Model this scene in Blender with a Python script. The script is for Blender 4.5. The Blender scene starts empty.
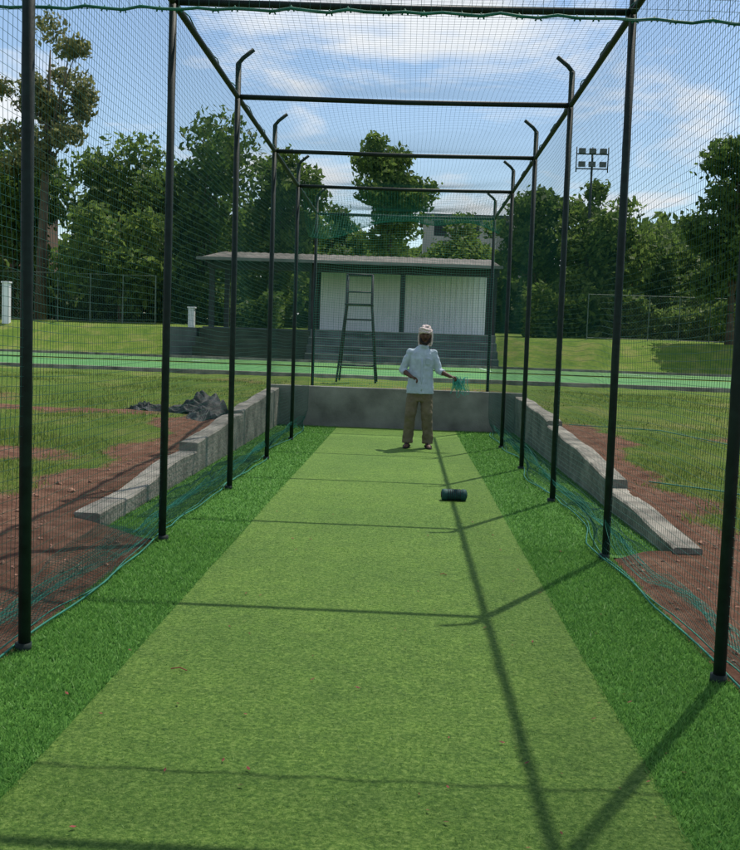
import bpy, math, numpy as np
from mathutils import Vector, Matrix
rng = np.random.default_rng(7)
S = bpy.context.scene
COL = S.collection
S.view_settings.view_transform='Standard'; S.view_settings.look='None'; S.view_settings.exposure=0

# ------------------------------------------------------------ helpers
def mesh_np(name, V, F, mat=None, parent=None, smooth=False):
    V=np.asarray(V,dtype=np.float32).reshape(-1,3); F=np.asarray(F,dtype=np.int32)
    me=bpy.data.meshes.new(name)
    me.vertices.add(len(V)); me.vertices.foreach_set('co',V.ravel())
    m,k=F.shape
    me.loops.add(m*k); me.loops.foreach_set('vertex_index',F.ravel())
    me.polygons.add(m); me.polygons.foreach_set('loop_start',np.arange(0,m*k,k,dtype=np.int32))
    me.update(calc_edges=True)
    if smooth: me.polygons.foreach_set('use_smooth',np.ones(m,dtype=bool))
    ob=bpy.data.objects.new(name,me); COL.objects.link(ob)
    if mat: me.materials.append(mat)
    if parent: ob.parent=parent
    return ob
def empty(name,loc=(0,0,0)):
    e=bpy.data.objects.new(name,None); e.location=loc; e.empty_display_size=.2; COL.objects.link(e); return e
class MB:
    """mesh builder with mixed faces"""
    def __init__(s): s.v=[]; s.f=[]
    def add(s,v,f):
        o=len(s.v); s.v+= [tuple(p) for p in v]; s.f+=[tuple(i+o for i in q) for q in f]
    def box(s,x0,x1,y0,y1,z0,z1):
        s.add([(x0,y0,z0),(x1,y0,z0),(x1,y1,z0),(x0,y1,z0),(x0,y0,z1),(x1,y0,z1),(x1,y1,z1),(x0,y1,z1)],
              [(0,3,2,1),(4,5,6,7),(0,1,5,4),(1,2,6,5),(2,3,7,6),(3,0,4,7)])
    def tube(s,pts,r,n=10,ry=None,caps=True,ref=None):
        P=[Vector(p) for p in pts]; N=len(P)
        r=[r]*N if not hasattr(r,'__len__') else list(r)
        ry=r if ry is None else ([ry]*N if not hasattr(ry,'__len__') else list(ry))
        v=[];f=[]
        prev=None
        for i in range(N):
            t=(P[min(i+1,N-1)]-P[max(i-1,0)]).normalized()
            if ref is not None: a=Vector(ref)
            elif prev is not None: a=prev
            else: a=Vector((1,0,0)) if abs(t.x)<.8 else Vector((0,0,1))
            a=(a-t*a.dot(t)).normalized(); prev=a
            b=t.cross(a)
            for k in range(n):
                th=2*math.pi*k/n
                v.append(P[i]+a*(r[i]*math.cos(th))+b*(ry[i]*math.sin(th)))
        for i in range(N-1):
            for k in range(n):
                f.append((i*n+k,i*n+(k+1)%n,(i+1)*n+(k+1)%n,(i+1)*n+k))
        if caps:
            f.append(tuple(reversed(range(n)))); f.append(tuple((N-1)*n+k for k in range(n)))
        s.add(v,f)
    def ball(s,c,r,nu=16,nv=10,rot=None):
        r=(r,r,r) if not hasattr(r,'__len__') else r
        v=[];f=[]
        for j in range(1,nv):
            ph=math.pi*j/nv
            for i in range(nu):
                th=2*math.pi*i/nu
                p=Vector((r[0]*math.sin(ph)*math.cos(th),r[1]*math.sin(ph)*math.sin(th),r[2]*math.cos(ph)))
                if rot: p=rot@p
                v.append(p+Vector(c))
        for j in range(nv-2):
            for i in range(nu):
                f.append((j*nu+i,(j+1)*nu+i,(j+1)*nu+(i+1)%nu,j*nu+(i+1)%nu))
        t=Vector((0,0,r[2])); 
        if rot: t=rot@t
        v.append(Vector(c)+t); v.append(Vector(c)-t); a=len(v)-2;b=a+1
        for i in range(nu):
            f.append((a,i,(i+1)%nu)); f.append((b,(nv-2)*nu+(i+1)%nu,(nv-2)*nu+i))
        s.add(v,f)
    def obj(s,name,mat,parent=None,smooth=False,bevel=0):
        me=bpy.data.meshes.new(name); me.from_pydata([tuple(p) for p in s.v],[],s.f); me.update()
        if smooth:
            for p in me.polygons: p.use_smooth=True
        ob=bpy.data.objects.new(name,me); COL.objects.link(ob); me.materials.append(mat)
        if parent: ob.parent=parent
        if bevel:
            b=ob.modifiers.new('b','BEVEL'); b.width=bevel; b.segments=2
        return ob

def nodes(name):
    m=bpy.data.materials.new(name); m.use_nodes=True
    nt=m.node_tree; return m,nt,nt.nodes['Principled BSDF']
def mat(name,c,rough=.8,sc=6,var=.25,bump=.0,bsc=30,metal=0,spec=.3,c2=None,detail=6):
    m,nt,p=nodes(name); N=nt.nodes; L=nt.links
    tc=N.new('ShaderNodeTexCoord'); n=N.new('ShaderNodeTexNoise'); n.inputs['Scale'].default_value=sc; n.inputs['Detail'].default_value=detail
    L.new(tc.outputs['Object'],n.inputs['Vector'])
    r=N.new('ShaderNodeValToRGB'); r.color_ramp.elements[0].position=.3; r.color_ramp.elements[1].position=.7
    r.color_ramp.elements[0].color=tuple(x*(1-var) for x in c)+(1,)
    cc=c2 if c2 else tuple(min(1,x*(1+var)) for x in c); r.color_ramp.elements[1].color=tuple(cc)+(1,)
    L.new(n.outputs['Fac'],r.inputs['Fac']); L.new(r.outputs['Color'],p.inputs['Base Color'])
    p.inputs['Roughness'].default_value=rough; p.inputs['Metallic'].default_value=metal
    p.inputs['Specular IOR Level'].default_value=spec
    if bump>0:
        n2=N.new('ShaderNodeTexNoise'); n2.inputs['Scale'].default_value=bsc; n2.inputs['Detail'].default_value=8
        L.new(tc.outputs['Object'],n2.inputs['Vector'])
        b=N.new('ShaderNodeBump'); b.inputs['Strength'].default_value=bump; b.inputs['Distance'].default_value=.02
        L.new(n2.outputs['Fac'],b.inputs['Height']); L.new(b.outputs['Normal'],p.inputs['Normal'])
    return m
def leafmat(name,ca,cb,trans=.35,rough=.6):
    m,nt,p=nodes(name); N=nt.nodes;L=nt.links
    g=N.new('ShaderNodeNewGeometry'); r=N.new('ShaderNodeValToRGB')
    r.color_ramp.elements[0].color=ca+(1,); r.color_ramp.elements[1].color=cb+(1,)
    L.new(g.outputs['Random Per Island'],r.inputs['Fac']); L.new(r.outputs['Color'],p.inputs['Base Color'])
    p.inputs['Roughness'].default_value=rough; p.inputs['Specular IOR Level'].default_value=.2
    t=N.new('ShaderNodeBsdfTranslucent'); L.new(r.outputs['Color'],t.inputs['Color'])
    mx=N.new('ShaderNodeMixShader'); mx.inputs[0].default_value=trans
    out=N['Material Output']; L.new(p.outputs[0],mx.inputs[1]); L.new(t.outputs[0],mx.inputs[2]); L.new(mx.outputs[0],out.inputs['Surface'])
    return m
def sm(a,b,t):
    t=np.clip((t-a)/(b-a),0,1); return t*t*(3-2*t)
_ph=rng.uniform(0,6.28,(12,2)); _dir=rng.uniform(0,6.28,12)
def wav(x,y,f):
    o=0
    for i in range(12):
        k=f*(.6+.12*i); o=o+np.sin((x*math.cos(_dir[i])+y*math.sin(_dir[i]))*k+_ph[i,0])
    return o/3.5

# ------------------------------------------------------------ layout
XL,XR=-1.66,1.40
TOP=3.66
PY=[1.75,4.3,6.85,9.4,11.95,14.5,17.05]
WL,WR=-2.19,1.87          # inner faces of low walls
YB=17.2

def terr(x,y):
    x=np.asarray(x,float); y=np.asarray(y,float)
    h=.17*sm(5.5,8.5,y)+.2*sm(9.8,12.5,y)+.24*sm(13,18,y)
    h=h+1.5*sm(46,51,y)+np.clip(y-51,0,60)*.02
    near=1-sm(20,30,y)
    h=h+near*(.025*wav(x,y,1.3)+.012*wav(x+5,y-3,7))+(1-near)*sm(51,60,y)*.1*wav(x,y,.3)
    h=h+.10*np.exp(-(((x+2.5)/.45)**2+((y-6.1)/1.1)**2))+.05*np.exp(-(((x-2.4)/.4)**2+((y-5.2)/1.3)**2))
    pit=(x>WL-.13)&(x<WR+.13)&(y<YB+.15)&(y>6.9)
    h=np.where(pit,-.04,h)
    tf=(x>XL-.02)&(x<XR+.02)&(y<=6.95)
    h=np.where(tf,-.03,h)
    e=(~tf)&(y<=6.9)
    d=np.minimum(np.abs(x-XL),np.abs(x-XR))
    h=np.where(e,h*sm(0,.35,d)-.02*(1-sm(0,.35,d)),h)
    return h

# ------------------------------------------------------------ ground
def axis(a,b,st,far_lo,far_hi):
    c=list(np.arange(a,b+1e-6,st)); s=st; x=c[0]; lo=[]
    while x>far_lo: s*=1.25; x-=s; lo.append(x)
    s=st; x=c[-1]; hi=[]
    while x<far_hi: s*=1.18; x+=s; hi.append(x)
    return np.array(lo[::-1]+c+hi)
xs=axis(-7,7,.07,-500,500); ys=axis(1.5,20,.07,-60,900)
ys=np.array(sorted(set(list(ys[ys<30])+list(np.arange(30,64,.5))+list(ys[ys>64]))))
X,Y=np.meshgrid(xs,ys); Z=terr(X,Y)
nx,ny=len(xs),len(ys)
idx=np.arange(nx*ny).reshape(ny,nx)
F=np.stack([idx[:-1,:-1],idx[:-1,1:],idx[1:,1:],idx[1:,:-1]],-1).reshape(-1,4)
def soilmask(X,Y):
    dl=(WL-.2)-X; dr=X-(WR+.2)
    d=np.where(X<0,np.maximum(dl,0),np.maximum(dr,0))
    n=wav(X,Y,2.2)*.35+wav(X,Y,6)*.14
    w=np.where(X<0,.62+.9*(1-sm(5,9.5,Y)),.46+1.05*(1-sm(4.5,8,Y)))
    m=1-sm(.4,1.5,d/w+n*.85)
    m=m*(1-sm(12,16,Y))
    m=np.maximum(m,.95*np.exp(-(((X+5.2)/2.6)**2+((Y-13.4)/.9)**2))*(.7+n))
    m=np.maximum(m,.75*np.exp(-(((X-4.6)/1.6)**2+((Y-12.5)/.8)**2))*(.7+n))
    m=np.maximum(m,.8*np.exp(-(((X+4.2)/1.3)**2+((Y-9.9)/.8)**2))*(.7+n))
    m=np.maximum(m,.65*np.exp(-(((X-4.0)/1.0)**2+((Y-9.0)/.5)**2))*(.7+n))
    m=np.maximum(m,(1-sm(21,24,Y))*.45*(np.clip(wav(X+3,Y,1.1),0,1)))
    return np.clip(m,0,1)
m,nt,p=nodes('ground_mat'); N=nt.nodes;L=nt.links
at=N.new('ShaderNodeAttribute'); at.attribute_name='soil'
tc=N.new('ShaderNodeTexCoord')
def noise(sc,det=8,rough=.6):
    n=N.new('ShaderNodeTexNoise'); n.inputs['Scale'].default_value=sc; n.inputs['Detail'].default_value=det; n.inputs['Roughness'].default_value=rough
    L.new(tc.outputs['Object'],n.inputs['Vector']); return n
def ramp(src,stops):
    r=N.new('ShaderNodeValToRGB'); e=r.color_ramp.elements
    while len(e)<len(stops): e.new(.5)
    for i,(q,c) in enumerate(stops): e[i].position=q; e[i].color=tuple(c)+(1,)
    L.new(src,r.inputs['Fac']); return r
ng=noise(.9,10,.75); rg=ramp(ng.outputs['Fac'],[(.3,(.07,.15,.02)),(.5,(.145,.225,.035)),(.68,(.27,.27,.085))])
ns=noise(5,10,.75); rs=ramp(ns.outputs['Fac'],[(.3,(.11,.052,.033)),(.5,(.25,.125,.078)),(.7,(.40,.24,.16))])
nf=noise(9,10,.8)
ad=N.new('ShaderNodeMath'); ad.operation='MULTIPLY_ADD'; L.new(nf.outputs['Fac'],ad.inputs[0]); ad.inputs[1].default_value=1.3; 
sb=N.new('ShaderNodeMath'); sb.operation='SUBTRACT'; L.new(at.outputs['Fac'],sb.inputs[0]); sb.inputs[1].default_value=.62
L.new(sb.outputs[0],ad.inputs[2])
rm=ramp(ad.outputs[0],[(.40,(0,0,0)),(.64,(1,1,1))])
mx=N.new('ShaderNodeMix'); mx.data_type='RGBA'
L.new(rm.outputs[0],mx.inputs[0]); L.new(rg.outputs[0],mx.inputs[6]); L.new(rs.outputs[0],mx.inputs[7])
L.new(mx.outputs[2],p.inputs['Base Color']); p.inputs['Roughness'].default_value=.95; p.inputs['Specular IOR Level'].default_value=.1
nb=noise(18,10,.8); b=N.new('ShaderNodeBump'); b.inputs['Strength'].default_value=1; b.inputs['Distance'].default_value=.08
L.new(nb.outputs['Fac'],b.inputs['Height']); L.new(b.outputs['Normal'],p.inputs['Normal'])
ground=mesh_np('ground',np.stack([X,Y,Z],-1),F,m,smooth=True)
sa=ground.data.attributes.new('soil','FLOAT','POINT'); SM=soilmask(X,Y); sa.data.foreach_set('value',SM.astype(np.float32).ravel())

# ------------------------------------------------------------ blades
def blades(name,x,y,z,h,w,material,lean=.35,parent=None):
    n=len(x); th=rng.uniform(0,6.28,n); dx=np.cos(th)*w; dy=np.sin(th)*w
    lx=rng.normal(0,lean,n)*h; ly=rng.normal(0,lean,n)*h
    V=np.empty((n,3,3)); V[:,0]=np.stack([x-dx,y-dy,z],-1); V[:,1]=np.stack([x+dx,y+dy,z],-1); V[:,2]=np.stack([x+lx,y+ly,z+h],-1)
    return mesh_np(name,V.reshape(-1,3),np.arange(n*3).reshape(n,3),material,parent)
gx=[];gy=[]
def samp(n,x0,x1,y0,y1,pw=1.0):
    return rng.uniform(x0,x1,n), y0+(y1-y0)*rng.uniform(0,1,n)**pw
for (n,a,b_,c,d) in [(42000,-6,-1.75,4,11),(36000,1.5,5,4,11),(30000,-10,-2.45,11,21),(26000,2.15,9,11,21)]:
    a1,b1=samp(n,a,b_,c,d,1.3); gx.append(a1); gy.append(b1)
gx=np.concatenate(gx); gy=np.concatenate(gy)
keep=(soilmask(gx,gy)<rng.uniform(.1,.85,len(gx)))&(wav(gx,gy,1.7)>-.9)
ins=(gx>WL-.22)&(gx<WR+.22)&(gy<YB+.2)
keep&=~ins
gx=gx[keep];gy=gy[keep]
grassm=leafmat('grass_blade_mat',(.08,.15,.02),(.28,.32,.08),.4)
blades('grass',gx,gy,terr(gx,gy)-.004,rng.uniform(.018,.06,len(gx))*(1+.5*wav(gx,gy,2)).clip(.3,2),.0035+.0005*gy/3,grassm)

cl=MB()
cnt=0
while cnt<650:
    side=rng.random()<.5
    x=rng.uniform(-3.6,-1.8) if side else rng.uniform(1.55,3.4); y=rng.uniform(3.2,10)
    if soilmask(np.array([x]),np.array([y]))[0]<.5: continue
    if y>6.7 and WL-.25<x<WR+.25: continue
    r=rng.uniform(.004,.018)*(1 if rng.random()<.93 else 1.9)
    o0=len(cl.v)
    cl.ball((x,y,float(terr(x,y))+r*.1),(r*rng.uniform(.7,1.4),r,r*rng.uniform(.5,.9)),7,5,Matrix.Rotation(rng.uniform(0,6),3,'Z')); cnt+=1
    for i in range(o0,len(cl.v)): cl.v[i]=tuple(q+rng.uniform(-.22,.22)*r for q in cl.v[i])
cl.obj('soil_clods',mat('clod_mat',(.25,.135,.09),.95,20,.4),None)

# ------------------------------------------------------------ turf
def turfmat(name,cs,sc1,bsc,bst,stops=(.3,.5,.7)):
    global N,L,tc
    m,nt,p=nodes(name); N=nt.nodes; L=nt.links; tc=N.new('ShaderNodeTexCoord')
    a=noise(sc1,10,.85); r=ramp(a.outputs['Fac'],[(stops[0],cs[0]),(stops[1],cs[1]),(stops[2],cs[2])])
    c=noise(.7,5,.6); hs=N.new('ShaderNodeMix'); hs.data_type='RGBA'; hs.blend_type='MULTIPLY'
    r2=ramp(c.outputs['Fac'],[(.3,(.82,.86,.84)),(.7,(1.1,1.06,1.0))]); hs.inputs[0].default_value=1
    c3=noise(6,6,.7); h3=N.new('ShaderNodeMix'); h3.data_type='RGBA'; h3.blend_type='MULTIPLY'; h3.inputs[0].default_value=1
    r3=ramp(c3.outputs['Fac'],[(.35,(.88,.88,.9)),(.65,(1.08,1.07,1.0))])
    L.new(r.outputs[0],hs.inputs[6]); L.new(r2.outputs[0],hs.inputs[7]); L.new(hs.outputs[2],h3.inputs[6]); L.new(r3.outputs[0],h3.inputs[7])
    L.new(h3.outputs[2],p.inputs['Base Color'])
    p.inputs['Roughness'].default_value=.75; p.inputs['Specular IOR Level'].default_value=.15
    nb=noise(bsc,6,.8); b=N.new('ShaderNodeBump'); b.inputs['Strength'].default_value=bst; b.inputs['Distance'].default_value=.02
    L.new(nb.outputs['Fac'],b.inputs['Height']); L.new(b.outputs['Normal'],p.inputs['Normal'])
    return m
innerm=turfmat('pitch_turf_mat',[(.028,.09,.014),(.120,.235,.038),(.30,.43,.11)],55,70,1.0,(.36,.5,.64))
outerm=turfmat('side_turf_mat',[(.035,.11,.016),(.085,.225,.038),(.14,.31,.07)],60,90,.7)
def sheet(mb,x0,x1,y0,y1,z,nx=6,ny=60,jl=0,jr=0):
    v=[];f=[]
    for j in range(ny+1):
        y=y0+(y1-y0)*j/ny
        a=x0+jl*float(wav(y,0,1.3)); b=x1+jr*float(wav(y,3,1.5))
        for i in range(nx+1): v.append((a+(b-a)*i/nx,y,z))
    for j in range(ny):
        for i in range(nx):
            k=j*(nx+1)+i; f.append((k,k+1,k+nx+2,k+nx+1))
    mb.add(v,f)
t=MB(); sheet(t,XL-.05,XR+.05,.8,6.9,0.0,6,60,.012,.012); sheet(t,WL,WR,6.9,YB,0.0,6,60)
turf=t.obj('side_artificial_turf',outerm)
t=MB(); sheet(t,-1.17,.86,.8,YB-.02,.006,6,120,.006,.006)
t.obj('pitch_artificial_turf',innerm)
pm=leafmat('pile_mat',(.055,.18,.028),(.20,.40,.09),.42,.5)
sx=[];sy=[];sh=[]
def strip(n,x0,x1,y0,y1):
    a,b=samp(n,x0,x1,y0,y1,1.5); sx.append(a); sy.append(b)
strip(42000,XL-.06,-1.165,2.2,7); strip(46000,.855,XR+.06,2.2,7)
strip(30000,WL,-1.165,7,YB); strip(30000,.855,WR,7,YB)
sx=np.concatenate(sx);sy=np.concatenate(sy)
blades('side_turf_pile',sx,sy,np.zeros(len(sx)),rng.uniform(.010,.026,len(sx)),.0015+.0004*sy,pm,.6)
n=60000; a,b_=samp(n,-1.165,.855,2.2,11,1.0); kp=rng.random(n)<np.clip(1.25-b_/9,.0,1); a=a[kp]; b_=b_[kp]
pm2=leafmat('short_pile_mat',(.055,.15,.02),(.24,.37,.085),.4,.5)
blades('pitch_turf_pile',a,b_,np.full(len(a),.006),rng.uniform(.003,.008,len(a)),.0011+.00015*b_,pm2,.9)

lv=MB()
for i in range(110):
    x=rng.uniform(-1.3,1.2); y=2.4+6*rng.random()**1.5; r=rng.uniform(.004,.014); th=rng.uniform(0,6.28); z=.014
    if i%3==0: x=abs(x)*.8+.1
    c,s_=math.cos(th),math.sin(th)
    q=[(-1,0,.0),(0,-.45,.3),(1,0,.5),(0,.45,.1)]
    lv.add([(x+r*(u*c-w*s_),y+r*(u*s_+w*c),z+r*h) for u,w,h in q],[(0,1,2,3)])
for (x,y,ln) in [(-.95,4.1,.07),(.25,6.1,.04)]:
    lv.tube([(x,y,.014),(x+ln*.5,y+.01,.018),(x+ln,y-.012,.014)],.0025,5)
lv.obj('fallen_leaves',mat('dry_leaf_mat',(.17,.035,.03),.8,40,.6))

# ------------------------------------------------------------ low walls
conc=mat('concrete_mat',(.22,.205,.17),.9,3.5,.5,.8,25)
def block(mb,x0,x1,y0,y1,z0,z1a,z1b):
    n=max(2,int((y1-y0)/.12)); v=[];f=[]
    for j in range(n+1):
        y=y0+(y1-y0)*j/n; z=z1a+(z1b-z1a)*j/n+.016*float(wav(y,x0,3)); e=.003
        dx=.008*float(wav(y,x0+3,2))
        for (x,zz) in [(x0,z0),(x0,z-.012),(x0+.014,z),(x1-.014,z),(x1,z-.012),(x1,z0)]:
            v.append((x+dx+rng.uniform(-e,e)*.5,y,zz+(rng.uniform(-e,e) if zz>z0 else 0)))
    for j in range(n):
        for k in range(5): a=j*6+k; f.append((a,a+1,a+7,a+6))
    f.append((5,4,3,2,1,0)); f.append(tuple(n*6+k for k in range(6)))
    mb.add(v,f)
lw=MB()
for y0,y1,za,zb in [(7.1,10.5,.12,.24),(10.5,13.4,.33,.45),(13.4,YB,.49,.64)]:
    block(lw,WL-.2,WL,y0,y1-.002,-.1,za,zb)
lw.obj('low_concrete_wall',conc,smooth=False)
rw=MB()
for y0,y1,za,zb in [(6.85,9.2,.10,.20),(9.2,13.2,.28,.46),(13.2,YB,.52,.64)]:
    block(rw,WR,WR+.2,y0,y1-.002,-.1,za,zb)
rw.obj('low_concrete_wall.001',conc)
bw=MB(); bw.box(WL-.2,WR+.2,YB+.002,YB+.2,-.1,.69)
bwc=mat('back_wall_mat',(.20,.20,.17),.9,2.2,.4,.4,30)
bw.obj('end_concrete_wall',bwc,bevel=.012)

# ------------------------------------------------------------ cage frame
paint=mat('dark_green_paint',(.008,.020,.016),.6,20,.35,.05,80,spec=.25)
cage=empty('cricket_net_cage')
fr=MB(); R=.027
for i,y in enumerate(PY):
    yy=y if i<6 else y+.40
    for sx_,x in ((1,XL),(-1,XR)):
        jx=rng.uniform(-.012,.012)
        pts=[(x+jx,yy,-.05),(x+jx*.5,yy,1.5),(x,yy,TOP+.30)]
        fr.tube(pts,R,12)
        fr.tube([(x,yy,TOP+.30),(x+sx_*.04,yy,TOP+.35),(x+sx_*.14,yy,TOP+.43)],R*.75,10)
        if i<6: fr.tube([(x,yy,-.02),(x,yy,.035)],R*1.35,12)
        fr.ball((x,yy,TOP+.30),R*.85,10,6)
    z=TOP
    fr.tube([(XL,yy,z),(-.1,yy,z-.012),(XR,yy,z)],R*.9,10)
for x in (XL,XR):
    fr.tube([(x,y+(0 if i<6 else .4),TOP) for i,y in enumerate(PY)],R*.9,10)
fr.obj('steel_frame',paint,cage,True)

# ------------------------------------------------------------ netting
def tubes_np(P,a,b,r):
    Sn,Nn,_=P.shape; a=np.array(a,float); b=np.array(b,float)
    offs=np.stack([a*math.cos(t)+b*math.sin(t) for t in (0.5,2.594,4.689)])*r
    V=P[:,:,None,:]+offs[None,None]
    base=np.arange(Sn*Nn*3).reshape(Sn,Nn,3)
    q=[]
    for k in range(3):
        k2=(k+1)%3
        q.append(np.stack([base[:,:-1,k],base[:,:-1,k2],base[:,1:,k2],base[:,1:,k]],-1).reshape(-1,4))
    return V.reshape(-1,3),np.concatenate(q)
def net(name,fn,nu,nv,su,sv,mt,r,axu,axv,nrm,parent):
    u=np.linspace(0,1,nu+1)[:,None]; v=np.linspace(0,1,sv+1)[None]
    A=fn(u+0*v,v+0*u); V1,F1=tubes_np(A,axu,nrm,r)
    v=np.linspace(0,1,nv+1)[:,None]; u=np.linspace(0,1,su+1)[None]
    B=fn(u+0*v,v+0*u); V2,F2=tubes_np(B,axv,nrm,r)
    return mesh_np(name,np.concatenate([V1,V2]),np.concatenate([F1,F2+len(V1)]),mt,parent)
netm=mat('net_mat',(.014,.085,.065),.7,1.5,.2,spec=.2)
netm2=mat('net_teal_mat',(.025,.20,.15),.7,1.5,.2,spec=.2)
CELL=.043
Y0,Y1=1.75,PY[-1]+.1
def sidefn(x0,sgn,sd):
    def fn(u,v):
        y=Y0+(Y1-Y0)*u; z=TOP*v
        bay=np.abs(np.sin((y-1.75)/2.55*math.pi))
        x=x0+sgn*.02 + sgn*(.035*bay*np.sin(v*3.1)+.02*wav(y+sd,z,1.6)*np.sin(v*3.14))
        low=np.clip(1-z/.3,0,1)
        x=x+sgn*low**2*(.07+.05*wav(y+sd,0*z,2.2))
        z=np.maximum(z,.012+0*z)+ .016*wav(y,z+sd,2.5)*np.sin(v*3.14)
        y=y+.018*wav(y+sd,z,2.0)*np.sin(v*3.14)
        z=z-.06*bay*np.clip((v-.8)/.2,0,1)*(1-np.clip((v-.97)/.03,0,1))
        return np.stack([x,y,z],-1)
    return fn
nu=int((Y1-Y0)/CELL); nv=int(TOP/CELL)
net('side_net_a',sidefn(XL,-1,0),nu,nv,90,24,netm,.00112,(0,1,0),(0,0,1),(1,0,0),cage)
net('side_net_b',sidefn(XR,1,9),nu,nv,90,24,netm,.00112,(0,1,0),(0,0,1),(1,0,0),cage)
def skirtfn(x0,sgn,sd):
    def fn(u,v):
        y=3.6+(Y1-3.6)*u
        out=.05+.20*v+.04*wav(y+sd,v,2.6)
        z=.02+.16*(1-v)**1.5*(.8+.5*wav(y,v*0+sd,2.9))+.03*np.abs(wav(y*2,v*3+sd,2))
        gnd=np.where(y>6.95,0,np.maximum(terr(x0+sgn*out,y),0))
        return np.stack([x0+sgn*out,y+.03*wav(y,v*3+sd,3),z+gnd],-1)
    return fn
nus=int((Y1-3.6)/.035)
net('net_skirt_a',skirtfn(XL,-1,2),nus,9,110,8,netm2,.0012,(0,1,0),(0,0,1),(1,0,0),cage)
net('net_skirt_b',skirtfn(XR,1,7),nus,9,110,8,netm2,.0012,(0,1,0),(0,0,1),(1,0,0),cage)
def topfn(u,v):
    y=Y0+(Y1-Y0)*u; x=XL+(XR-XL)*v
    bay=np.abs(np.sin((y-1.75)/2.55*math.pi))
    z=TOP+.028-.09*bay*np.sin(v*math.pi)+.01*wav(x,y,2)*bay
    return np.stack([x+.01*wav(x,y,1.8)*bay,y,z],-1)
net('top_net',topfn,nu,int((XR-XL)/CELL),90,20,netm,.00095,(0,1,0),(1,0,0),(0,0,1),cage)
def endfn(u,v):
    x=XL+(XR-XL)*u; z=.1+(TOP-.1)*v
    y=Y1+.25+.05*wav(x*2,z*.6,2.2)
    return np.stack([x+.02*wav(x,z,3),y,z-.05*np.abs(np.sin(x*2))*v],-1)
net('end_net',endfn,int(3.07/CELL),int(TOP/CELL),40,40,netm2,.0017,(1,0,0),(0,0,1),(0,1,0),cage)
def slackfn(u,v):
    x=XL+.05+(XR-XL-.1)*u; sag=.42+.12*wav(x*2,0*x,1.5)
    y=14.6+2.4*v; z=TOP-.02-sag*np.sin(v*math.pi)*(.6+.4*np.abs(np.sin(x*1.3)))
    return np.stack([x,y,z],-1)
net('slack_net',slackfn,int(3.0/CELL),int(2.8/CELL),40,16,netm2,.0014,(1,0,0),(0,1,0),(0,0,1),cage)
YC=4.42; ZC=2.845
def curt(u,v):
    x=-2.6+4.9*u; z=ZC+.03*np.cos((u-.5)*3.1)-.05+(TOP-ZC+.03)*v
    return np.stack([x,YC+.03*wav(x,z,2),z],-1)
net('entrance_net',curt,int(4.9/CELL),int(.8/CELL),60,8,netm,.00105,(1,0,0),(0,0,1),(0,1,0),cage)
rp=MB()
pts=[(-2.6+4.9*i/60,YC+.01*math.sin(i*1.7),ZC-.02+.03*math.cos((i/60-.5)*3.1)-.02+.006*math.sin(i*2.3)) for i in range(61)]
rp.tube(pts,.007,6)
for i in range(40):
    x,y,z=pts[1+int(i*1.45)]
    rp.tube([(x-.012,y,z-.012),(x,y+.01,z+.014),(x+.014,y,z-.012)],.004,5)
for sgn,x0,sd in ((-1,XL,0),(1,XR,9)):
    for k in range(2):
        P=[]
        for i in range(170):
            y=Y0+(Y1-Y0)*i/169
            off=.06+.035*float(wav(y+sd,0,2.2))+k*.03+.02*float(wav(y,k*5+sd,3.0+k))
            P.append((x0+sgn*(off-.02),y,.018+.008*abs(float(wav(y,k*3,5)))))
        rp.tube(P,.004 if k else .0055,5)
for x in (XL,XR):
    P=[(x+.02*math.sin(i*.9),Y0+(Y1-Y0)*i/120,TOP+.03+.012*math.sin(i*2.1)) for i in range(121)]
    rp.tube(P,.005,5)
rp.obj('net_ropes',mat('teal_rope_mat',(.015,.15,.10),.6,8,.3),cage,True)
def loose(name,cx,cy,w,l,h,seed):
    def fn(u,v):
        x=cx+w*(u-.5)+.05*wav(u*4+seed,v*4,2); y=cy+l*(v-.5)+.06*wav(v*4,u*4+seed,2)
        z=terr(x,y).clip(0)+.02+h*np.abs(wav(u*5+seed,v*9,1.2))*np.sin(u*3.14)*np.sin(v*3.14)
        return np.stack([x,y,z],-1)
    net(name,fn,int(w/.035),int(l/.035),20,40,netm,.0012,(1,0,0),(0,1,0),(0,0,1),cage)
loose('gathered_net_a',-1.90,5.9,.30,2.6,.07,1)
loose('gathered_net_b',1.62,8.6,.26,3.0,.10,5)
loose('gathered_net_c',-1.92,9.9,.34,4.5,.12,8)
loose('gathered_net_d',1.62,13.2,.3,5.0,.14,3)
gr=MB()
for P in ([(2.3,9.4,.35),(2.75,8.8,.27),(3.3,8.2,.22),(3.9,7.7,.2)],[(2.2,13.5,.62),(3.2,12.6,.5),(4.2,11.5,.42)]):
    gr.tube([(x,y,float(terr(x,y))+.05) for x,y,z in P],.006,5)
gr.obj('loose_rope',bpy.data.materials['teal_rope_mat'])

# ------------------------------------------------------------ court across
cm=turfmat('court_turf_mat',[(.05,.16,.045),(.08,.235,.07),(.11,.30,.10)],3,20,.3)
ct=MB(); sheet(ct,-70,70,24.5,34,.64,1,1)
ct.obj('running_track',cm)
ct2=MB(); ct2.add([(-70,36,.64),(70,36,.64),(70,43,.64),(-70,43,.64)],[(0,1,2,3)])
ct2.obj('sports_court',turfmat('court2_turf_mat',[(.05,.14,.04),(.09,.22,.06),(.13,.28,.09)],2,20,.3))
ln=MB()
for y in (25.2,31,36.6,42.4):
    ln.add([(-70,y,.647),(70,y,.647),(70,y+.08,.647),(-70,y+.08,.647)],[(0,1,2,3)])
for x in (-16,-8,3,9,14): ln.add([(x,36.72,.647),(x+.12,36.72,.647),(x+.12,42.4,.647),(x,42.4,.647)],[(0,1,2,3)])
ln.obj('court_markings',mat('line_paint',(.30,.45,.32),.8,3,.3))
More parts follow.
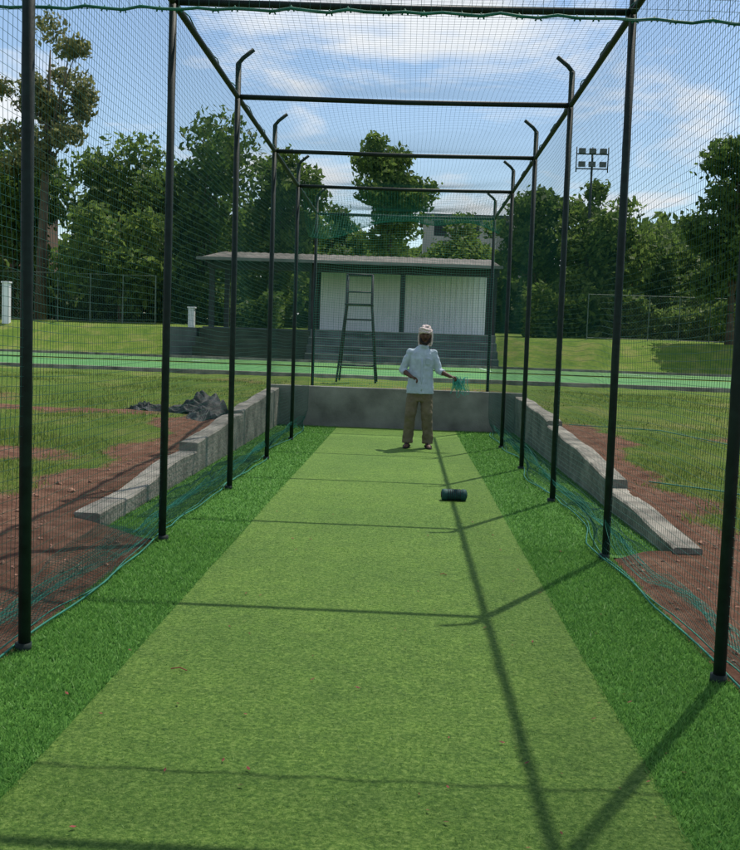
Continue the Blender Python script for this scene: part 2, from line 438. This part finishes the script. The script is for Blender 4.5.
kb=MB(); kb.box(-70,70,24.2,24.4,.5,.70); kb.box(-70,70,43.1,43.3,.5,.74); kb.obj('court_kerb',conc)

# ------------------------------------------------------------ pavilion
pav=empty('pavilion')
white=mat('white_paint',(.84,.86,.90),.7,1.5,.06)
dark=mat('dark_steel',(.025,.03,.032),.6,4,.3)
roofm=mat('roof_sheet',(.13,.12,.105),.8,1.2,.4,spec=.1)
stepm=mat('tier_concrete',(.10,.11,.11),.9,1.2,.4,.3,10)
fl=2.08
st=MB(); no=MB()
for k in range(4):
    z=.63+(k+1)*.36; st.box(-4.5,3.95,43.6+k*.7,44.3+k*.7-.002,.4,z-.003*k)
    no.box(-4.48,3.93,43.57+k*.7,43.75+k*.7,z-.003*k+.002,z-.003*k+.04)
st.box(-9.6,3.95,46.4,51.6,.4,fl)
st.obj('seating_tiers',stepm,pav); no.obj('tier_nosings',mat('nosing',(.22,.23,.22),.9,2,.3),pav)
sl=MB()
for k in range(3):
    sl.box(-9.6,-4.52,44.3+k*.7,45.0+k*.7-.002,.4,.75+.42*(k+1))
sl.obj('side_tiers',mat('mossy_concrete',(.055,.065,.045),.95,1.2,.4,.3,10),pav)
wl=MB(); wl.box(-4.5,3.8,50.6,50.8,fl+.002,5.75); wl.obj('back_wall',white,pav)
rb=MB()
for i in range(30): x=-4.4+i*.28; rb.box(x,x+.03,50.575,50.598,fl+.05,5.7)
rb.obj('wall_ribs',mat('rib_paint',(.72,.74,.78),.7,2,.1),pav)
co=MB()
for x in (-9.3,-4.6,-.35,3.9): co.box(x-.12,x+.12,46.9,47.14,fl+.002,5.2)
for x in (-9.3,-4.6,3.9): co.box(x-.12,x+.12,50.82,51.06,fl+.002,5.85)
co.box(-9.5,4.1,46.8,47.2,4.80,5.22)
for x in (-9.3,-6.9,-4.6,-2.4,-.35,1.8,3.9):
    co.add([(x-.06,46.2,5.16),(x+.06,46.2,5.16),(x+.06,51.5,5.9),(x-.06,51.5,5.9),(x-.06,46.2,5.02),(x+.06,46.2,5.02),(x+.06,51.5,5.7),(x-.06,51.5,5.7)],
           [(0,1,2,3),(4,7,6,5),(0,4,5,1),(1,5,6,2),(2,6,7,3),(3,7,4,0)])
co.obj('columns',dark,pav)
rf=MB()
n=70; v=[];f=[]
for i in range(n+1):
    x=-9.75+13.85*i/n; dz=.03*(i%2)
    v+=[(x,45.8,5.20+dz),(x,51.8,6.02+dz),(x,45.8,5.16+dz),(x,51.8,5.98+dz)]
for i in range(n):
    a=4*i; f+=[(a,a+4,a+5,a+1),(a+2,a+3,a+7,a+6),(a,a+2,a+6,a+4),(a+1,a+5,a+7,a+3)]
rf.add(v,f); rf.obj('roof',roofm,pav)
gt=MB(); gt.box(-9.8,4.15,45.68,45.795,5.10,5.24); gt.obj('gutter',mat('gutter_mat',(.16,.16,.16),.7,2,.2),pav)

# ------------------------------------------------------------ umpire chair
uc=empty('umpire_chair',(-1.07,21.4,.64))
u=MB(); Hh=2.27
c=[(-.41,-.45),(.41,-.45),(.41,.45),(-.41,.45)]; tp=[(-.27,-.12),(.27,-.12),(.27,.22),(-.27,.22)]
for (a,b_),(d,e) in zip(c,tp): u.tube([(a,b_,0),(d,e,1.62),(d*.98,e,Hh)],.022,8)
def lerp(k,z):
    t=min(z/1.62,1); return (c[k][0]+(tp[k][0]-c[k][0])*t,c[k][1]+(tp[k][1]-c[k][1])*t,z)
for z in (.35,.68,1.0,1.32): u.tube([lerp(0,z),lerp(1,z)],.016,8)
for z in (.35,1.0): 
    u.tube([lerp(1,z),lerp(2,z)],.014,8); u.tube([lerp(0,z),lerp(3,z)],.014,8); u.tube([lerp(2,z),lerp(3,z)],.014,8)
for z in (Hh,1.92): 
    u.tube([(-.27,.22,z),(.27,.22,z)],.018,8); u.tube([(-.27,-.12,z),(-.27,.22,z)],.018,8); u.tube([(.27,-.12,z),(.27,.22,z)],.018,8)
u.tube([(-.27,-.12,Hh),(.27,-.12,Hh)],.018,8)
u.obj('frame',dark,uc,True)
s2=MB(); s2.box(-.3,.3,-.18,.24,1.62,1.66); s2.obj('seat',dark,uc,bevel=.005)

# ------------------------------------------------------------ turf roll on the pitch
tr=empty('green_roll',(.475,9.2,.006)); tr.rotation_euler=(0,0,math.radians(4))
r_=MB(); 
prof=[(-.115,.040),(-.11,.052),(-.075,.056),(-.07,.051),(-.03,.052),(.03,.052),(.07,.051),(.075,.056),(.11,.052),(.115,.040)]
r_.tube([(x,0,.054) for x,_ in prof],[q for _,q in prof],24,ref=(0,0,1)); o=r_.obj('roll_body',mat('roll_teal',(.008,.06,.052),.6,60,.4,.3,150),tr,True)
r_=MB()
for x in (-.119,.115): r_.tube([(x,0,.054),(x+.005,0,.054)],.028,16,ref=(0,0,1))
for k in range(7): 
    x=-.055+k*.018; r_.tube([(x,.0535*math.cos(t),.054+.0535*math.sin(t)) for t in np.linspace(0,6.283,25)],.0035,5,ref=(1,0,0))
r_.obj('roll_windings',mat('roll_dark',(.008,.016,.018),.6,30,.3),tr,True)

# ------------------------------------------------------------ tarpaulin heap
def heap(name,cx,cy,w,l,h,mt,seed):
    nn=110; uu=np.linspace(-1,1,nn); U,Vv=np.meshgrid(uu,uu); rr=np.sqrt(U**2+Vv**2)
    x=cx+U*w/2*(1+.2*wav(U*2+seed,Vv*2,2)); y=cy+Vv*l/2*(1+.15*wav(U,Vv+seed,2))
    env=np.clip(1-rr**2,0,1)
    z=terr(x,y)-.02+env**.6*h*(.45+.33*wav(U*1.6+seed,Vv,2.3)+.45*(1-np.abs(wav(U*2.2,Vv*3+seed,3.2)))+.22*wav(U*1.5,Vv,11))
    ii=np.arange(nn*nn).reshape(nn,nn); F=np.stack([ii[:-1,:-1],ii[:-1,1:],ii[1:,1:],ii[1:,:-1]],-1).reshape(-1,4)
    k=(rr[:-1,:-1].ravel()<.98); return mesh_np(name,np.stack([x,y,z],-1),F[k],mt,None,True)
tarp=mat('tarp_mat',(.010,.014,.015),.65,8,.5,.6,25,spec=.25)
heap('tarpaulin_heap',-2.95,14.0,1.3,1.3,.23,tarp,2)
heap('tarpaulin_heap.001',-2.62,12.9,.4,1.0,.12,tarp,4)
heap('tarpaulin_heap.002',-3.75,14.1,.5,.6,.1,tarp,7)

# ------------------------------------------------------------ person
man=empty('standing_man',(.19,14.0,.006))
skin=mat('skin_mat',(.10,.050,.032),.55,30,.12)
shirt=mat('shirt_mat',(.42,.50,.57),.85,14,.12,.25,40)
trs=mat('trouser_mat',(.15,.125,.075),.9,10,.2,.3,40)
scf=mat('headscarf_mat',(.50,.37,.34),.9,22,.25,.4,60,c2=(.74,.64,.60))
blk=mat('sandal_mat',(.02,.018,.016),.6,20,.2)
def remesh(ob,vox,disp=0,dsc=.12,it=3):
    r=ob.modifiers.new('r','REMESH'); r.mode='VOXEL'; r.voxel_size=vox; r.use_smooth_shade=True
    s=ob.modifiers.new('s','SMOOTH'); s.iterations=it; s.factor=.5
    if disp:
        tx=bpy.data.textures.new('wr','CLOUDS'); tx.noise_scale=dsc; tx.noise_depth=2
        d=ob.modifiers.new('d','DISPLACE'); d.texture=tx; d.strength=disp; d.mid_level=.5; d.texture_coords='LOCAL'
LS,RS=(-.160,.0,1.335),(.172,.0,1.335)
LE,RE=(-.255,.03,1.08),(.25,.0,1.09)
LH,RH=(-.13,-.17,1.00),(.41,-.15,1.02)
hx=.045
def mid(a,b,t): return tuple(a[i]+(b[i]-a[i])*t for i in range(3))
B=MB()
B.tube([(0,0,.82),(0,0,.95),(0.005,.0,1.1),(.01,0,1.28),(.012,0,1.34),(.02,0,1.41)],[.12,.13,.12,.145,.11,.055],20,ry=[.085,.09,.09,.1,.08,.05],ref=(1,0,0))
B.tube([(.02,.005,1.39),(.035,-.01,1.52)],[.055,.052],14)
for A_,E_,H_ in ((LS,LE,LH),(RS,RE,RH)):
    B.tube([mid((0,0,1.33),A_,.5),A_,mid(A_,E_,.5),E_],[.04,.044,.040,.036],12); B.ball(A_,.045)
    B.ball(E_,.036); B.tube([E_,mid(E_,H_,.3),mid(E_,H_,.85),H_],[.035,.037,.026,.025],12)
for hxx,kx,fx,ky in ((-.09,-.13,-.15,-.03),(.09,.11,.13,-.01)):
    B.tube([(hxx,0,.86),((hxx+kx)/2,0,.66),(kx,ky,.47),((kx+fx)/2,0.02,.3),(fx,.02,.09)],[.075,.07,.053,.05,.033],14)
    B.tube([(fx,.06,.035),(fx*1.05,-.03,.05),(fx*1.15,-.12,.03),(fx*1.2,-.17,.022)],[.032,.036,.036,.02],12,ry=[.03,.04,.024,.014],ref=(1,0,0))
hc=Vector((hx,-.015,1.575)); hr=Matrix.Rotation(math.radians(8),3,'X')
def hp_(x,y,z): return tuple(hc+hr@Vector((x,y,z)))
B.ball(hc,(.076,.095,.112),20,14,hr); B.ball(hp_(0,-.03,-.055),(.056,.062,.058),16,10,hr)
B.tube([hp_(0,-.088,.02),hp_(0,-.112,-.015),hp_(0,-.103,-.026)],[.009,.014,.012],8)
B.ball(hp_(0,-.092,-.052),(.026,.011,.009),10,6); B.ball(hp_(0,-.082,-.09),(.022,.018,.016),10,6)
for s_ in (-1,1): 
    B.ball(hp_(.076*s_,.0,-.005),(.01,.018,.03),10,8); B.ball(hp_(.032*s_,-.082,.026),(.02,.012,.007),8,6)
def hand(H_,d,pn,thumb,curl):
    d=Vector(d).normalized(); pn=Vector(pn); pn=(pn-d*pn.dot(d)).normalized(); sd=d.cross(pn)*thumb
    H_=Vector(H_); 
    B.tube([H_-d*.01,H_+d*.035,H_+d*.08],[.026,.036,.036],12,ry=[.02,.016,.014],ref=tuple(sd))
    for k,ln in enumerate((.068,.078,.072,.056)):
        o=H_+d*.078+sd*(.027-.018*k)
        P=[o-d*.02]; ang=.15; q=o
        for seg in (.42,.33,.25):
            P.append(q); ang+=curl; q=q+(d*math.cos(ang)+pn*math.sin(ang))*ln*seg
        P.append(q); B.tube(P,[.009,.0092,.0082,.0075,.006],8)
    o=H_+d*.025+sd*.025
    B.tube([o,o+sd*.028+d*.02+pn*.01,o+sd*.036+d*.045+pn*.022,o+sd*.03+d*.065+pn*.035],[.013,.012,.01,.007],8)
hand(LH,(.8,-.35,-.25),(0,-.3,-1),-1,.55)
hand(RH,(.85,-.35,-.1),(-.1,-.2,-1),-1,.85)
ob=B.obj('body',skin,man,True); remesh(ob,.0055,it=2)
E=MB()
for s_ in (-1,1): E.ball(hp_(.03*s_,-.0845,.012),(.012,.009,.0045),10,6)
E.obj('eyes',mat('eye_mat',(.30,.27,.25),.3,5,.05),man,True)
E=MB()
for s_ in (-1,1): 
    E.ball(hp_(.03*s_,-.0925,.012),(.005,.003,.0045),8,6)
    E.tube([hp_(.014*s_,-.096,.034),hp_(.032*s_,-.096,.039),hp_(.05*s_,-.083,.032)],[.004,.005,.003],6)
E.tube([hp_(-.034,-.09,-.044),hp_(0,-.106,-.036),hp_(.034,-.09,-.044)],[.004,.008,.004],8)
E.tube([hp_(-.062,-.045,-.03),hp_(-.055,-.07,-.075),hp_(-.02,-.095,-.102),hp_(.02,-.095,-.102),hp_(.055,-.07,-.075),hp_(.062,-.045,-.03)],[.012,.018,.018,.018,.018,.012],10)
E.obj('facial_hair',mat('hair_mat',(.02,.016,.014),.8,60,.4,.4,200),man,True)
T=MB()
T.tube([(0,0,.765),(0,0,.84),(0,0,.98),(.005,0,1.14),(.01,0,1.25),(.012,0,1.325),(.018,0,1.378),(.028,-.005,1.425)],
       [.192,.190,.172,.168,.172,.150,.108,.064],28,ry=[.145,.14,.122,.116,.118,.102,.08,.062],ref=(1,0,0))
for A_,E_,H_,c1 in ((LS,LE,LH,.30),(RS,RE,RH,.34)):
    T.tube([mid((0.01,0,1.345),A_,.30),mid((0,0,1.335),A_,.9),mid(A_,E_,.35),mid(A_,E_,.8),E_],[.050,.054,.057,.054,.052],16); T.ball(A_,.054); T.ball(E_,.052)
    T.tube([E_,mid(E_,H_,.15),mid(E_,H_,c1),mid(E_,H_,c1+.04)],[.051,.05,.047,.049],16)
T.tube([(.028,-.02,1.41),(.032,-.022,1.445)],[.070,.066],18)
o=T.obj('shirt',shirt,man,True); remesh(o,.009,.016,.06,3)
T=MB(); T.tube([(.012,-.139,.80),(.012,-.123,.98),(.012,-.117,1.14),(.012,-.118,1.25)],.012,8,ry=.005,ref=(1,0,0))
T.obj('shirt_placket',mat('placket_mat',(.38,.46,.53),.8,5,.1),man,True)
T=MB(); T.box(.06,.125,-.120,-.100,1.17,1.26); T.obj('shirt_pocket',mat('pocket_mat',(.36,.44,.51),.85,14,.12),man,bevel=.004)
T=MB()
T.tube([(0,0,.66),(0,0,.78),(0,0,.88)],[.148,.158,.14],24,ry=[.105,.11,.095],ref=(1,0,0))
for hxx,kx,fx,ky in ((-.082,-.125,-.15,-.045),(.082,.105,.13,-.03)):
    T.tube([(hxx,0,.82),((hxx+kx)/2,-.005,.66),(kx,ky,.47),((kx+fx)/2,0.005,.28),(fx,.015,.13),(fx,.012,.065)],[.085,.088,.078,.074,.076,.078],20,ry=[.09,.098,.085,.08,.080,.085])
o=T.obj('trousers',trs,man,True); remesh(o,.009,.026,.07,3)
T=MB()
for fx in (-.15,.13):
    T.tube([(fx,.08,.012),(fx*1.05,-.03,.012),(fx*1.18,-.13,.012),(fx*1.22,-.19,.012)],[.036,.04,.047,.025],14,ry=[.012]*4,ref=(1,0,0))
    T.tube([(fx*1.1-.045,-.09,.02),(fx*1.1,-.09,.068),(fx*1.1+.045,-.09,.02)],[.014,.016,.014],8)
    T.tube([(fx-.04,.0,.02),(fx,-.02,.085),(fx+.04,.0,.02)],[.01,.012,.01],8)
T.obj('sandals',blk,man,True)
T=MB()
T.ball(hp_(0,.022,.055),(.092,.104,.075),20,12,hr)
for k,(z,rx_,ry_,tilt) in enumerate([(.052,.092,.106,.12),(.068,.09,.104,-.12),(.084,.082,.094,.1),(.102,.066,.076,-.08),(.114,.042,.05,.2)]):
    P=[hp_(rx_*math.cos(t)*.93,.012+ry_*math.sin(t)*.93,z+tilt*.12*math.cos(t+k)+.010*math.sin(t*2)) for t in np.linspace(0,6.283,29)]
    T.tube(P,[.015]*29,8)
for s_ in (-1,1):
    T.tube([hp_(.085*s_,.015,.05),hp_(.092*s_,.015,-.02),hp_(.086*s_,.01,-.09),hp_(.075*s_,-.005,-.145)],[.014,.016,.018,.016],10,ry=[.03,.042,.05,.04])
T.tube([hp_(0,.1,.05),hp_(0,.1,-.06),hp_(0,.085,-.16)],[.07,.08,.09],14,ry=[.03,.035,.04],ref=(1,0,0))
T.ball(hp_(.02,.0,.125),(.035,.045,.022),12,8)
o=T.obj('headscarf',scf,man,True); remesh(o,.006,.012,.04,1)
nb_=MB(); base=Vector(RH)+Vector((.07,-.03,-.02))
for k in range(34):
    a=rng.uniform(-.05,.16); b2=rng.uniform(-.06,.06); l=rng.uniform(.08,.24); w=rng.uniform(.03,.12)
    P=[base+Vector((rng.uniform(-.01,.01),0,0))+Vector((a*t+w*math.sin(t*math.pi)*(1 if k%2 else -.3),b2*math.sin(t*3.1),-l*math.sin(t*math.pi)+.03*math.sin(t*9+k))) for t in np.linspace(0,1,14)]
    nb_.tube(P,.003,5)
nb_.obj('net_bundle',mat('bundle_mat',(.05,.36,.28),.7,20,.3),man,True)

# ------------------------------------------------------------ trees
def leaves(cent,size):
    n=len(cent); a=rng.normal(size=(n,3)); a/=np.linalg.norm(a,axis=1,keepdims=True)
    b=rng.normal(size=(n,3)); b-=a*(a*b).sum(1,keepdims=True); b/=np.linalg.norm(b,axis=1,keepdims=True)
    s=size[:,None]
    V=np.stack([cent-a*s,cent-b*s*.5,cent+a*s,cent+b*s*.5],1)
    return V.reshape(-1,3),np.arange(n*4).reshape(n,4)
bark=mat('bark_mat',(.09,.07,.05),.95,3,.4,.6,15)
LM=[leafmat('leaf_dark',(.050,.095,.020),(.13,.20,.045),.5),
    leafmat('leaf_mid',(.065,.12,.022),(.17,.24,.055),.52),
    leafmat('leaf_olive',(.12,.13,.045),(.24,.24,.10),.5)]
def tree(name,x,y,top,cw,ch,lm,ncl=34,lpc=300,ls=.2,clr=None):
    g=float(terr(x,y)); root=empty(name,(x,y,g)); Ht=top-g
    zc=Ht-ch/2
    mb=MB(); lean=rng.uniform(-.5,.5,2)
    fork=max(1.5,Ht-ch*.85)
    tr_=Ht*.012+.06
    mb.tube([(0,0,-.3),(lean[0]*.2,lean[1]*.2,fork*.5),(lean[0]*.5,lean[1]*.5,fork),(lean[0]*.8,lean[1]*.8,zc),(lean[0],lean[1],zc+ch*.3)],[tr_*1.4,tr_,tr_*.8,tr_*.5,tr_*.15],9)
    C=[];Rr=[]
    for k in range(ncl):
        d=rng.normal(size=3); d/=np.linalg.norm(d); rad=rng.random()**.5
        c=np.array([d[0]*cw/2*rad*.9+lean[0]*.6,d[1]*cw/2*rad*.9+lean[1]*.6,zc+d[2]*ch/2*rad*.88])
        c[:2]+= .05*cw*rng.normal(size=2)
        r=(clr if clr else cw*.17)*rng.uniform(.6,1.25)
        C.append(c);Rr.append(r)
        if k%2==0:
            s0=Vector((lean[0]*.6,lean[1]*.6,fork+(zc-fork)*rng.uniform(0,1)))
            e=Vector(c); md=(s0+e)/2+Vector((rng.uniform(-.3,.3),rng.uniform(-.3,.3),-.1*ch*rng.random()))
            mb.tube([s0,md,e],[tr_*.4,tr_*.22,tr_*.06],6)
    mb.obj('trunk_and_limbs',bark,root,True)
    P=[]
    for c,r in zip(C,Rr):
        k=int(lpc*rng.uniform(.6,1.2)); d=rng.normal(size=(k,3)); d/=np.linalg.norm(d,axis=1,keepdims=True)
        rr=r*(.35+.75*rng.random(k)**.6)[:,None]
        q=c+d*rr*np.array([1,1,.8]); q[:,2]-=.15*r*rng.random(k)
        P.append(q)
    P=np.concatenate(P); P+=rng.normal(size=P.shape)*.13
    V,F=leaves(P,rng.uniform(.6,1.3,len(P))*ls)
    mesh_np('foliage',V,F,LM[lm],root)
    return root
T_=[('eucalyptus_tree',-20.8,56,19.2,6.5,10,2,30,220,.18,.8),
    ('broadleaf_tree',-18.5,64,14.6,8.0,12,1,40,250,.24,None),
    ('broadleaf_tree.001',-13.4,62,16.4,7.6,14,0,46,260,.24,None),
    ('broadleaf_tree.002',-9.0,66,15.0,6.5,12.0,1,38,240,.24,None),
    ('broadleaf_tree.003',-16.2,56,9.5,7,7.0,1,32,240,.21,None),
    ('broadleaf_tree.004',-1.5,68,15.9,5.6,9.5,1,40,230,.22,1.0),
    ('broadleaf_tree.005',8.0,64,12.4,5.4,9.6,0,34,240,.22,None),
    ('broadleaf_tree.006',12.6,61,12.9,6.4,10.5,1,40,250,.21,None),
    ('broadleaf_tree.007',16.4,66,11.2,6.4,9.0,0,34,240,.22,None),
    ('broadleaf_tree.008',16.4,52,13.4,4.8,11.0,0,42,250,.19,None),
    ('broadleaf_tree.009',-5.6,74,12.2,6,8.5,0,30,220,.24,None),
    ('broadleaf_tree.010',4.2,80,12.2,7,7.0,1,30,220,.26,None),
    ('broadleaf_tree.011',-24.0,60,13.8,7.5,11,0,34,230,.24,None),
    ('broadleaf_tree.012',23.5,60,11,7,8,1,30,200,.24,None)]
for a in T_: tree(*a)
def mass(name,x0,x1,y0,y1,zt,n,sz,lm,f):
    x=rng.uniform(x0,x1,n); y=rng.uniform(y0,y1,n); g=terr(x,y)
    h=zt*(.72+.20*wav(x,y*0,f)+.10*wav(x,y,f*4))
    z=g+np.abs(h)*(1-rng.random(n)**1.6*.999)
    V,F=leaves(np.stack([x,y,z],-1),rng.uniform(.6,1.4,n)*sz); mesh_np(name,V,F,LM[lm])
mass('shrubs',-34,-7.5,57,60,3.2,20000,.19,0,.9)
mass('shrubs.001',6.5,34,56,59,3.0,20000,.19,1,.8)
mass('distant_tree_mass',-75,75,84,90,9.5,45000,.45,0,.25)
mass('distant_tree_mass.001',-120,120,110,118,13,30000,.7,1,.18)

# ------------------------------------------------------------ far buildings
def building(name,x,y,w,d,h,fl_,mt):
    g=float(terr(x,y)); e=empty(name,(x,y,g)); b=MB(); b.box(-w/2,w/2,-d/2,d/2,-.5,h); b.obj('walls',mt,e)
    q=MB(); q.box(-w/2-.3,w/2+.3,-d/2-.3,d/2+.3,h+.002,h+.3); q.obj('roof',stepm,e)
    q=MB(); s=MB(); n=int(w/2.4); fh=h/fl_
    for j in range(fl_):
        for i in range(n):
            xx=-w/2+(i+.5)*w/n; z=j*fh+.9
            q.box(xx-.55,xx+.55,-d/2-.03,-d/2-.004,z,z+1.3); s.box(xx-.7,xx+.7,-d/2-.2,-d/2-.032,z+1.32,z+1.42)
    q.obj('windows',dark,e); s.obj('sunshades',stepm,e)
building('brown_house',-29.0,68,7,8,8.0,3,mat('brown_plaster',(.17,.11,.08),.9,1,.2))
building('apartment_building',5.5,96,9,8,10.2,4,mat('cream_plaster',(.5,.46,.4),.9,.8,.15))

# ------------------------------------------------------------ floodlight
f=empty('floodlight_mast',(10.35,60,float(terr(10.35,60))))
q=MB(); q.tube([(0,0,-.2),(0,0,6),(0,0,10.7)],[.11,.09,.06],10); 
q.tube([(-.95,0,10.65),(.95,0,10.65)],.04,8); q.tube([(-.95,0,9.8),(.95,0,9.8)],.04,8)
for x in (-.92,.92,0): q.tube([(x,0,9.6),(x,0,11.05)],.035,8)
q.obj('mast',dark,f,True)
q=MB()
for z in (10.62,9.86):
    for x in (-.62,-.02,.6): q.box(x-.2,x+.2,-.22,-.05,z+.03,z+.33)
q.obj('lamps',mat('lamp_housing',(.10,.11,.12),.4,5,.2),f,bevel=.02)

# ------------------------------------------------------------ fences on bank
galv=mat('galvanised',(.13,.17,.15),.6,5,.2)
def fence(name,x0,x1,y,h):
    b=MB(); n=int((x1-x0)/1.6)
    for i in range(n+1):
        x=x0+(x1-x0)*i/n; g=float(terr(x,y)); b.tube([(x,y,g-.1),(x,y,g+h)],.028,6)
    g=float(terr(x0,y))
    for z in (.1,h): b.tube([(x0,y,g+z),(x1,y,g+z)],.014,6)
    P=[];
    for s_ in (-1,1):
        k=int((x1-x0+h)/.16)
        for i in range(k):
            xa=x0+i*.16-(h if s_>0 else 0)
            p0=(xa,g+.1); p1=(xa+h-.1,g+h)
            if s_<0: p0,p1=(xa,g+h),(xa+h-.1,g+.1)
            if min(p0[0],p1[0])<x0 or max(p0[0],p1[0])>x1: continue
            P.append([(p0[0],y,p0[1]),(p1[0],y,p1[1])])
    V,F=tubes_np(np.array(P),(1,0,0),(0,1,0),.003)
    ob=b.obj(name,galv)
    mesh_np('chain_link_mesh',V,F,galv,ob)
fence('chain_link_fence',-24,-13.5,53,2.6)
fence('chain_link_fence.001',9.5,24,54,2.4)
q=MB(); g=float(terr(-10.9,50)); q.box(-11.05,-10.75,49.9,50.2,g-.1,g+1.05); q.box(-11.09,-10.71,49.86,50.24,g+1.052,g+1.12); q.obj('white_gate_pillar',white,bevel=.01)
g=float(terr(-20.3,50)); q=MB(); q.box(-20.5,-20.15,49.9,50.2,g-.1,g+2.0); q.box(-20.54,-20.11,49.86,50.24,g+2.002,g+2.08); q.obj('white_gate_pillar.001',white,bevel=.01)
q=MB(); q.box(-10.9,-9.7,45.5,46.6,.5,2.0); q.obj('retaining_wall',stepm,bevel=.02)

# ------------------------------------------------------------ sky, sun
sd=Vector((.94,1.68,TOP)).normalized()
el=math.asin(sd.z); az=math.atan2(sd.x,sd.y)
w=bpy.data.worlds.new('World'); S.world=w; w.use_nodes=True; N=w.node_tree.nodes; L=w.node_tree.links
bg=N['Background']; bg.inputs['Strength'].default_value=.135
sky=N.new('ShaderNodeTexSky'); sky.sky_type='NISHITA'; sky.sun_disc=False; sky.sun_elevation=el; sky.sun_rotation=az
sky.air_density=1.2; sky.dust_density=.3; sky.ozone_density=3.0
tc=N.new('ShaderNodeTexCoord'); sp=N.new('ShaderNodeSeparateXYZ'); L.new(tc.outputs['Generated'],sp.inputs[0])
mz=N.new('ShaderNodeMath'); mz.operation='MAXIMUM'; mz.inputs[1].default_value=.03; L.new(sp.outputs['Z'],mz.inputs[0])
az_=N.new('ShaderNodeMath'); az_.operation='ADD'; az_.inputs[1].default_value=.12; L.new(mz.outputs[0],az_.inputs[0])
dx_=N.new('ShaderNodeMath'); dx_.operation='DIVIDE'; L.new(sp.outputs['X'],dx_.inputs[0]); L.new(az_.outputs[0],dx_.inputs[1])
dy_=N.new('ShaderNodeMath'); dy_.operation='DIVIDE'; L.new(sp.outputs['Y'],dy_.inputs[0]); L.new(az_.outputs[0],dy_.inputs[1])
cb=N.new('ShaderNodeCombineXYZ'); L.new(dx_.outputs[0],cb.inputs[0]); L.new(dy_.outputs[0],cb.inputs[1]); cb.inputs[2].default_value=3.3
n1=N.new('ShaderNodeTexNoise'); n1.inputs['Scale'].default_value=1.7; n1.inputs['Detail'].default_value=9; n1.inputs['Roughness'].default_value=.58; n1.inputs['Distortion'].default_value=.35
L.new(cb.outputs[0],n1.inputs['Vector'])
rr=N.new('ShaderNodeValToRGB'); rr.color_ramp.elements[0].position=.49; rr.color_ramp.elements[1].position=.63
rr.color_ramp.elements[0].color=(.02,.02,.02,1); rr.color_ramp.elements[1].color=(.95,.95,.95,1)
L.new(n1.outputs['Fac'],rr.inputs['Fac'])
mx=N.new('ShaderNodeMix'); mx.data_type='RGBA'; L.new(rr.outputs[0],mx.inputs[0]); L.new(sky.outputs[0],mx.inputs[6]); mx.inputs[7].default_value=(6.9,7.2,7.5,1)
L.new(mx.outputs[2],bg.inputs['Color'])
sl_=bpy.data.lights.new('sun','SUN'); sl_.energy=5.0; sl_.angle=math.radians(.5); sl_.color=(1,.94,.84)
so=bpy.data.objects.new('sun',sl_); COL.objects.link(so); so.rotation_euler=(-sd).to_track_quat('-Z','Y').to_euler(); so.location=(10,20,40)

# ------------------------------------------------------------ camera
cd=bpy.data.cameras.new('camera'); cam=bpy.data.objects.new('camera',cd); COL.objects.link(cam); S.camera=cam
cd.sensor_fit='HORIZONTAL'; cd.sensor_width=36; cd.lens=36*1000/740; cd.clip_end=3000; cd.clip_start=.05
M=Matrix.Rotation(math.radians(2.02),4,'Z')@Matrix.Rotation(math.radians(90-4.48),4,'X')@Matrix.Rotation(math.radians(2.0),4,'Z')
cam.matrix_world=Matrix.Translation((0,0,1.4))@M
